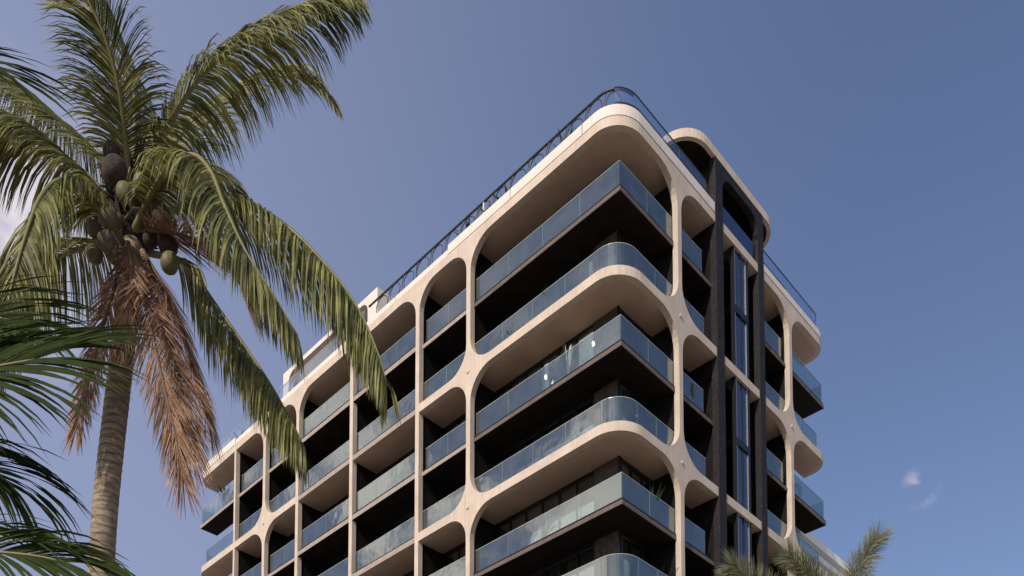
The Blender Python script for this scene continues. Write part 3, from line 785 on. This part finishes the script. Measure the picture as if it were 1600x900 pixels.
egg_chair(place(14.9, .45, F_(-6.4, 1)), YAW - qa, 'dark teardrop chair behind the glass between two slim left columns')
def lounge(loc, rz, label):
    r = empty('round_lounge_chair', loc, rz); tag(r, label, 'chair')
    for k in range(5):
        mb = MB(); rr = .52 - .07 * k
        mb.tube([(rr * math.cos(R(a)), .06 * k, .52 + rr * math.sin(R(a))) for a in range(-70, 251, 20)], .022, 6); mb.build('hoop', 'iron', r, True)
    mb = MB(); mb.tube([(0, .12, .22), (0, .12, .26), (0, .12, .32), (0, .12, .34)], [.22, .30, .30, .2], 16); mb.build('seat', 'cushion', r, True)
    for x in (-.2, .2):
        for y in (-.05, .3):
            mb = MB(); mb.tube([(x, y, 0), (x * .8, y, .23)], .018, 6); mb.build('leg', 'iron', r)
    return r
lounge(place(.75, 15.2, F_(-3.2, 0)), YAW + qa, 'round hooped chair on the far right balcony corner')
def lchair(loc, rz, label):
    r = empty('balcony_armchair', loc, rz); tag(r, label, 'chair', 'pale framed armchairs')
    mb = MB(); mb.box(-.3, .3, -.3, .3, .36, .46); mb.build('seat', 'cushion', r)
    mb = MB(); mb.box(-.3, .3, .24, .34, .465, .95); mb.build('backrest', 'cushion', r)
    for x in (-.33, .33):
        mb = MB(); mb.tube([(x, -.3, 0), (x, -.3, .62), (x, .3, .62), (x, .38, 0)], .022, 6); mb.build('side_frame', 'ptop', r)
    return r
lchair(place(3.5, .85, F_(-6.4, 1)), YAW - qa + .5, 'pale framed armchair on the curved balcony, left of the dark corner plant')
lchair(place(4.5, .85, F_(-6.4, 1)), YAW - qa - .3, 'second pale framed armchair, further left along the curved balcony')

# ================================================================== NEIGHBOURING WHITE BUILDING
NB = empty('white_building', (4.2818, 34.3508, 0), YAW)
tag(NB, 'white neighbouring building with horizontal louvre bands at lower right', 'building')
uvbox('wall', 'white', NB, 2.45, 16, 18.6, 48, BOT, -2.75)
uvbox('cornice', 'white', NB, 1.95, 16.2, 18.4, 48.2, -2.745, -2.3)
k = 0; zz = -3.1
while zz > -9:
    uvbox('louvre', 'white', NB, 2.02, 2.445, 18.5, 48.1, zz - .34, zz); zz -= .62

# palm skeletons in metres
FROND = {
    'f_up': [(-5.179, 11.9, 13.063), (-5.107, 11.6, 13.472), (-5.031, 11.2, 13.846), (-5.072, 10.9, 14.2), (-5.213, 10.7, 14.515), (-5.461, 10.6, 14.938)],
    'f_up2': [(-5.424, 12.5, 13.712), (-5.569, 12.9, 14.94), (-5.738, 13.2, 16.117), (-6.021, 13.4, 17.171), (-6.401, 13.5, 17.975)],
    'f_ur': [(-5.021, 11.9, 13.364), (-4.693, 11.7, 13.799), (-4.259, 11.6, 14.415), (-3.841, 11.6, 14.866), (-3.334, 11.6, 15.229), (-2.825, 11.6, 15.511), (-2.441, 11.6, 15.657), (-2.185, 11.6, 15.694)],
    'f_ur2': [(-5.091, 12.2, 13.517), (-4.834, 12.7, 14.833), (-4.327, 13.1, 15.957), (-3.694, 13.4, 16.627), (-3.174, 13.5, 16.634), (-2.854, 13.5, 16.34)],
    'f_r': [(-5.065, 12.1, 12.957), (-4.572, 12.3, 13.407), (-3.856, 12.3, 13.454), (-3.198, 12.2, 13.069), (-2.527, 12.0, 12.27), (-2.086, 11.9, 11.595), (-1.79, 11.8, 10.889), (-1.667, 11.8, 10.446)],
    'f_arch': [(-5.007, 11.7, 12.514), (-4.615, 11.2, 12.48), (-4.199, 10.8, 12.51), (-3.787, 10.4, 12.23), (-3.501, 10.2, 11.815), (-3.313, 10.1, 11.328), (-3.016, 10.0, 10.66), (-2.681, 10.0, 10.129), (-2.422, 10.0, 9.676)],
    'f_lr': [(-5.077, 12.3, 12.721), (-4.667, 12.6, 12.827), (-4.325, 12.7, 12.376), (-3.807, 12.7, 11.638), (-3.405, 12.6, 10.992), (-3.092, 12.5, 10.405), (-2.908, 12.5, 10.032)],
    'f_l': [(-5.314, 12.0, 12.956), (-5.693, 12.0, 13.434), (-6.025, 12.0, 13.739), (-6.446, 11.9, 14.006), (-6.918, 11.8, 14.149), (-7.374, 11.7, 14.07), (-7.814, 11.6, 13.74)],
    'f_l2': [(-5.376, 12.2, 13.517), (-5.802, 12.4, 14.226), (-6.415, 12.6, 14.895), (-6.99, 12.7, 15.443), (-7.525, 12.8, 15.909), (-8.164, 12.9, 16.342)],
    'f_la': [(-5.164, 11.7, 12.299), (-5.312, 11.3, 12.455), (-5.459, 11.0, 12.456), (-5.598, 10.8, 12.302), (-5.704, 10.6, 11.87), (-5.805, 10.5, 11.308), (-5.885, 10.4, 10.663), (-5.961, 10.4, 10.191)],
    'f_lb': [(-5.454, 12.4, 12.905), (-6.142, 12.8, 13.267), (-6.851, 13.1, 13.308), (-7.425, 13.3, 13.011), (-7.849, 13.4, 12.438), (-8.024, 13.4, 11.833)],
    'f_bk': [(-5.376, 12.4, 13.426), (-5.491, 13.2, 14.587), (-5.37, 14.0, 15.67), (-5.12, 14.6, 16.269), (-4.817, 15.0, 16.345), (-4.596, 15.2, 16.074)],
    'd_1': [(-4.994, 11.6, 12.227), (-4.778, 11.4, 11.438), (-4.615, 11.4, 10.749), (-4.452, 11.4, 10.064), (-4.291, 11.4, 9.384), (-4.199, 11.4, 8.876)],
    'd_2': [(-4.999, 11.9, 12.39), (-4.663, 11.8, 11.78), (-4.394, 11.8, 11.156), (-4.187, 11.8, 10.535), (-4.032, 11.8, 10.005)],
    'd_6': [(-4.939, 11.8, 12.246), (-4.623, 11.6, 11.433), (-4.386, 11.5, 10.655), (-4.239, 11.5, 9.966), (-4.161, 11.5, 9.366)],
    'd_3': [(-5.137, 11.7, 12.246), (-5.232, 11.6, 11.609), (-5.408, 11.6, 10.908), (-5.558, 11.6, 10.211), (-5.67, 11.6, 9.691)],
    'd_4': [(-4.939, 11.7, 12.514), (-4.396, 11.4, 12.184), (-3.909, 11.2, 11.846), (-3.588, 11.1, 11.519), (-3.397, 11.1, 11.199)],
    'd_5': [(-5.018, 11.5, 12.136), (-4.879, 11.3, 11.524), (-4.909, 11.3, 11.011), (-4.981, 11.3, 10.585)],
}
NEAR = {
    'n_mid': [(-4.639, 5.2, 5.36), (-3.895, 5.1, 5.423), (-3.353, 5.0, 5.425), (-3.066, 5.0, 5.473), (-2.851, 5.0, 5.519), (-2.689, 5.0, 5.549)],
    'n_low': [(-4.385, 5.2, 4.705), (-3.676, 5.0, 4.479), (-3.146, 4.9, 4.387), (-2.808, 4.8, 4.325), (-2.568, 4.8, 4.304), (-2.396, 4.8, 4.269)],
    'n_low2': [(-4.49, 5.3, 5.233), (-3.958, 5.3, 5.233), (-3.5, 5.3, 5.213), (-3.155, 5.3, 5.135), (-2.961, 5.3, 4.997)],
    'n_top': [(-5.492, 6.2, 7.137), (-5.127, 6.2, 8.087), (-4.649, 6.2, 8.616), (-4.197, 6.2, 8.737), (-3.831, 6.2, 8.689), (-3.576, 6.2, 8.568)],
    'n_mid2': [(-4.763, 5.6, 5.851), (-4.201, 5.7, 6.182), (-3.777, 5.8, 6.413), (-3.443, 5.8, 6.457), (-3.231, 5.8, 6.413)],
}
FOX = {
    'x_1': [(7.195, 22.0, 10.561), (6.806, 21.8, 11.428), (6.299, 21.6, 12.282), (5.788, 21.5, 12.735), (5.217, 21.4, 13.06)],
    'x_2': [(7.29, 22.0, 10.641), (7.662, 21.8, 11.665), (7.532, 21.6, 12.518), (7.108, 21.5, 12.939), (6.594, 21.4, 13.311)],
    'x_3': [(7.399, 22.0, 10.641), (8.004, 22.0, 12.077), (8.367, 22.0, 13.04), (8.693, 22.0, 13.636), (8.986, 22.0, 14.121)],
    'x_4': [(7.387, 22.2, 10.642), (8.488, 22.6, 11.211), (9.614, 23.0, 11.297), (10.503, 23.2, 10.709)],
    'x_5': [(7.194, 22.0, 10.482), (6.119, 21.6, 10.556), (5.125, 21.3, 10.125), (4.492, 21.2, 9.322)],
}
TRUNKS = {
    'trunk': [(-5.184, 12.0, 12.635), (-5.199, 12.0, 12.133), (-5.237, 12.0, 11.497), (-5.285, 12.0, 10.955), (-5.346, 12.0, 10.235), (-5.407, 12.0, 9.521), (-5.458, 12.0, 8.811), (-5.488, 12.0, 7.929), (-5.506, 12.02, 6.195), (-5.489, 12.05, 3.632), (-5.423, 12.05, 0.62)],
    'near_trunk': [(-4.536, 5.3, 5.391), (-4.512, 5.3, 4.451), (-4.461, 5.3, 2.924), (-4.34, 5.3, 0.291)],
    'fox_trunk': [(7.29, 22.0, 10.641), (7.249, 22.0, 8.348), (7.092, 22.0, 1.226)],
}
NUTS = [(-5.149, 11.35, 12.991, 0.154, 'd'), (-5.302, 11.6, 13.489, 0.116, 'd'), (-4.899, 11.1, 12.443, 0.105, 'g'), (-4.717, 11.2, 12.652, 0.119, 'g'), (-4.879, 11.3, 12.602, 0.093, 'b'), (-5.101, 11.1, 12.112, 0.118, 'g'), (-5.095, 11.05, 11.753, 0.111, 'b'), (-5.362, 11.3, 12.144, 0.093, 'b'), (-5.41, 11.4, 11.897, 0.108, 'g'), (-5.063, 11.25, 12.21, 0.086, 'b'), (-4.391, 11.3, 11.688, 0.113, 'g'), (-4.538, 11.6, 12.209, 0.13, 'd'), (-5.197, 11.5, 11.961, 0.088, 'g'), (-4.652, 11.7, 12.63, 0.131, 'd'), (-4.8, 11.7, 12.389, 0.103, 'd'), (-5.494, 11.6, 12.67, 0.082, 'd')]

# ================================================================== PALMS
def spline(pts, n):
    P = [Vector(p) for p in pts]; P = [P[0] * 2 - P[1]] + P + [P[-1] * 2 - P[-2]]; raw = []
    for i in range(1, len(P) - 2):
        for k in range(12):
            t = k / 12; a, b, c_, d = P[i - 1], P[i], P[i + 1], P[i + 2]
            raw.append(.5 * ((2 * b) + (c_ - a) * t + (2 * a - 5 * b + 4 * c_ - d) * t * t + (3 * b - a - 3 * c_ + d) * t ** 3))
    raw.append(P[-2]); L = [0]
    for i in range(1, len(raw)): L.append(L[-1] + (raw[i] - raw[i - 1]).length)
    out = []; j = 0
    for k in range(n):
        s = L[-1] * k / (n - 1)
        while j < len(L) - 2 and L[j + 1] < s: j += 1
        f = (s - L[j]) / max(1e-9, L[j + 1] - L[j]); out.append(raw[j].lerp(raw[j + 1], min(1, f)))
    return out, L[-1]
def leaflet(mb, p, D, T, L, wd, droop, seg=4, twist=0.0, stiff=.35):
    base = len(mb.v); p = Vector(p); D = D.normalized()
    prof = [.55, 1, .92, .62, .05] if seg == 4 else [.5, .9, 1, .95, .75, .45, .05]
    for i in range(seg + 1):
        W = T - D * T.dot(D)
        W = W.normalized() if W.length > .05 else D.orthogonal().normalized()
        if twist: W = (Matrix.Rotation(twist, 3, D) @ W)
        q = wd * prof[i]
        mb.v += [tuple(p - W * q), tuple(p + W * q)]
        p = p + D * (L / seg)
        D = (D + Vector((0, 0, -1)) * droop * (stiff + (i + 1) / seg) / seg).normalized()
    for i in range(seg): mb.f.append((base + 2 * i, base + 2 * i + 1, base + 2 * i + 3, base + 2 * i + 2)); mb.m.append(0)
def frond(parent, pts, nl, LL, wd, droop, lm, rm, r0=.05, t0=.14, phi0=68, phi1=22, lift=.25, single=False, seg=4, bottle=False, jit=.12, tipL=.45, label=None, ragged=0.0, roll=0.0, bias=0.0):
    P, tot = spline(pts, 40)
    mb = MB(); mb.tube(P, [r0 * (1 - .88 * (i / 39) ** .8) + .004 for i in range(40)], 6)
    fr = mb.build('frond', rm, parent, True)
    if label: fr['label'] = label
    MBL = MB(); ref = None
    for k in range(nl):
        f = (k + random.uniform(-.3, .3)) / nl; t = t0 + (1 - t0) * max(0, min(1, f)); x = t * 39; i = min(38, int(x)); p = P[i].lerp(P[i + 1], x - i)
        T = (P[min(39, i + 2)] - P[max(0, i - 1)]).normalized(); rollm = Matrix.Rotation(roll, 3, T)
        S = T.cross(Vector((0, 0, 1)))
        if S.length < .25: S = T.cross(Vector((0, -1, .3)))
        S.normalize(); S = rollm @ S; Nn = S.cross(T)
        prof = min(1, .55 + 2.2 * (t - t0)) * (1 if t < .6 else 1 - (1 - tipL) * ((t - .6) / .4) ** 1.4)
        for sg in (-1, 1):
            if ragged and random.random() < ragged: continue
            phi = R(phi0 + (phi1 - phi0) * t) + random.uniform(-jit, jit)
            if bottle:
                a = random.uniform(0, 6.283); q = S * math.cos(a) + Nn * math.sin(a)
                D = T * math.cos(phi) + q * math.sin(phi)
            else:
                lf = lift + random.uniform(-jit, jit)
                D = T * math.cos(phi) + S * sg * math.sin(phi) * math.cos(lf) + Nn * math.sin(lf) * .6
            L = LL * prof * random.uniform(.86, 1.08)
            if single:
                m1 = MB(); leaflet(m1, p, D, T, L, wd * random.uniform(.85, 1.1), droop * random.uniform(.7, 1.3), seg, random.uniform(-.5, .5)); m1.build('leaflet', lm, fr)
            else:
                leaflet(MBL, p, D, T, L, wd * random.uniform(.8, 1.15), droop * random.uniform(.75, 1.3), seg, random.uniform(-.7, .7) + (bias * sg if bias else 0))
    if not single: tag(MBL.build('leaflets', lm, fr), kind='stuff')
    return fr
def local(pts, o): return [tuple(Vector(p) - Vector(o)) for p in pts]
def trunk(parent, pts, r_top, r_bot, m='trunk', ring=.11):
    P, tot = spline(pts, 2); n = max(40, int(tot / ring * 3)); P, tot = spline(pts, n); rad = []
    for i in range(n):
        t = i / (n - 1); r = r_top + (r_bot - r_top) * t
        rad.append(r * (1 + (.016, .0, -.012)[i % 3]) * (1 + random.uniform(-.012, .012)))
    mb = MB(); mb.tube(P, rad, 20); return mb.build('trunk', m, parent, True)

# droop, leaflet length, lift of the two rows, roll of the frond about its stalk
SHAPE = {'f_up2': (2.2, .85, 0, .4), 'f_up': (2.0, .92, .1, 0), 'f_ur': (3.0, 1.12, -.3, .25), 'f_ur2': (1.5, 1.0, 0, .5), 'f_r': (4.2, 1.38, -.5, 0), 'f_arch': (3.0, 1.05, -.4, 0),
         'f_lr': (4.0, 1.2, -.5, 0), 'f_l': (3.2, 1.2, -.4, 0), 'f_l2': (2.2, 1.15, -.2, 0), 'f_la': (3.4, 1.15, -.4, 0), 'f_lb': (3.0, 1.2, -.3, 0), 'f_bk': (2.2, 1.0, -.2, 0)}
o = TRUNKS['trunk'][-1]; o = (o[0], o[1], 0.0)
CP = empty('coconut_palm', o); tag(CP, 'tall coconut palm with nuts, green fronds and dead brown fronds', 'palm tree')
trunk(CP, local(TRUNKS['trunk'][:-1] + [o], o), .150, .188)
for nm, pts in FROND.items():
    q = local(pts, o)
    if nm.startswith('d_'):
        frond(CP, q, 220, {'d_1': .72, 'd_2': .85, 'd_6': .8, 'd_5': .38, 'd_3': .5}.get(nm, .85), .0082, .40, 'dead', 'rachisd', .035, .04, 42, 14, .0, jit=.2, tipL=.85, label='dead brown frond hanging down', ragged=.1)
    else:
        hang, LLn, lift, roll = SHAPE.get(nm, (2.6, 1.15, -.35, 0))
        frond(CP, q, 215, LLn, .0135, hang, 'leaf', 'rachis', .05, .10, 66, 20, lift, roll=roll, bias=.8 if nm == 'f_up' else 0)
for x, y, z, r, k in NUTS:
    c0 = Vector((x, y, z)) - Vector(o); mb = MB(); ax = Vector((random.uniform(-.3, .3), random.uniform(-.3, .3), 1)).normalized(); m = 9
    mb.tube([c0 + ax * (-r * 1.15 * math.cos(math.pi * i / m)) for i in range(m + 1)], [max(.004, r * math.sin(math.pi * i / m) ** .85) for i in range(m + 1)], 14)
    mb.build('coconut', {'g': 'nutg', 'b': 'nutb', 'd': 'nutd'}[k], CP, True)
cc = Vector(TRUNKS['trunk'][0]) - Vector(o)
mb = MB(); m = 10                           # fibrous heart of the crown, enlarged and blackened to deepen its shade
mb.tube([cc + Vector((-.02, .05, -.12 + .12 * i)) for i in range(m + 1)], [.17, .23, .28, .31, .32, .31, .28, .25, .2, .15, .06], 16)
for i in range(110):
    a = random.uniform(0, 6.283); z = random.uniform(-.1, .95); d = Vector((math.cos(a), math.sin(a), random.uniform(-.2, .9)))
    mb.tube([cc + d * .22 + Vector((0, 0, z)), cc + d * .42 + Vector((0, 0, z))], [.035, .008], 5)
mb.build('crown_fibre', 'fibre', CP, True)
for k, (a, b) in enumerate((((-.02, .1), (.35, .02)), ((0, .05), (-.3, .12)), ((.02, .25), (-.2, .5)), ((0, .3), (.15, .6)))):
    mb = MB(); mb.tube([cc + Vector((a[0], -.18, a[1])), cc + Vector(((a[0] + b[0]) / 2, -.36, (a[1] + b[1]) / 2 + .06)), cc + Vector((b[0], -.45, b[1]))], [.025, .018, .012], 6); mb.build('nut_stalk', 'rachis', CP, True)

o = TRUNKS['near_trunk'][-1]; o = (o[0], o[1], 0.0)
NP = empty('foreground_palm', o)
tag(NP, 'dark green palm nearest the viewer, its fronds reaching in from the left edge', 'palm tree')
trunk(NP, local(TRUNKS['near_trunk'][:-1] + [o], o), .09, .12)
for nm, pts in NEAR.items():
    k_, L_, dr_, ro_ = {'n_mid': (88, 1.0, .9, 1.2), 'n_low': (60, .8, 1.6, 1.2), 'n_mid2': (46, .9, 1.0, 1.1), 'n_low2': (44, .8, 1.5, 1.0)}.get(nm, (40, .85, .8, .9))
    frond(NP, local(pts, o), k_, L_, .0105, dr_, 'leafn', 'rachis', .022, .22, 76, 12, .1, single=nm in ('n_mid', 'n_low'), seg=6, jit=.06, tipL=.75, roll=ro_)

o = TRUNKS['fox_trunk'][-1]; o = (o[0], o[1], 0.0)
FP = empty('foxtail_palm', o); tag(FP, 'foxtail palm whose bushy pale plumes rise at the lower right', 'palm tree')
trunk(FP, local(TRUNKS['fox_trunk'][:-1] + [o], o), .14, .2)
for nm, pts in FOX.items():
    frond(FP, local(pts, o), 700, .60, .0065, .35, 'fox', 'rachis', .04, .15, 66, 40, .2, bottle=True, jit=.2, tipL=.8)
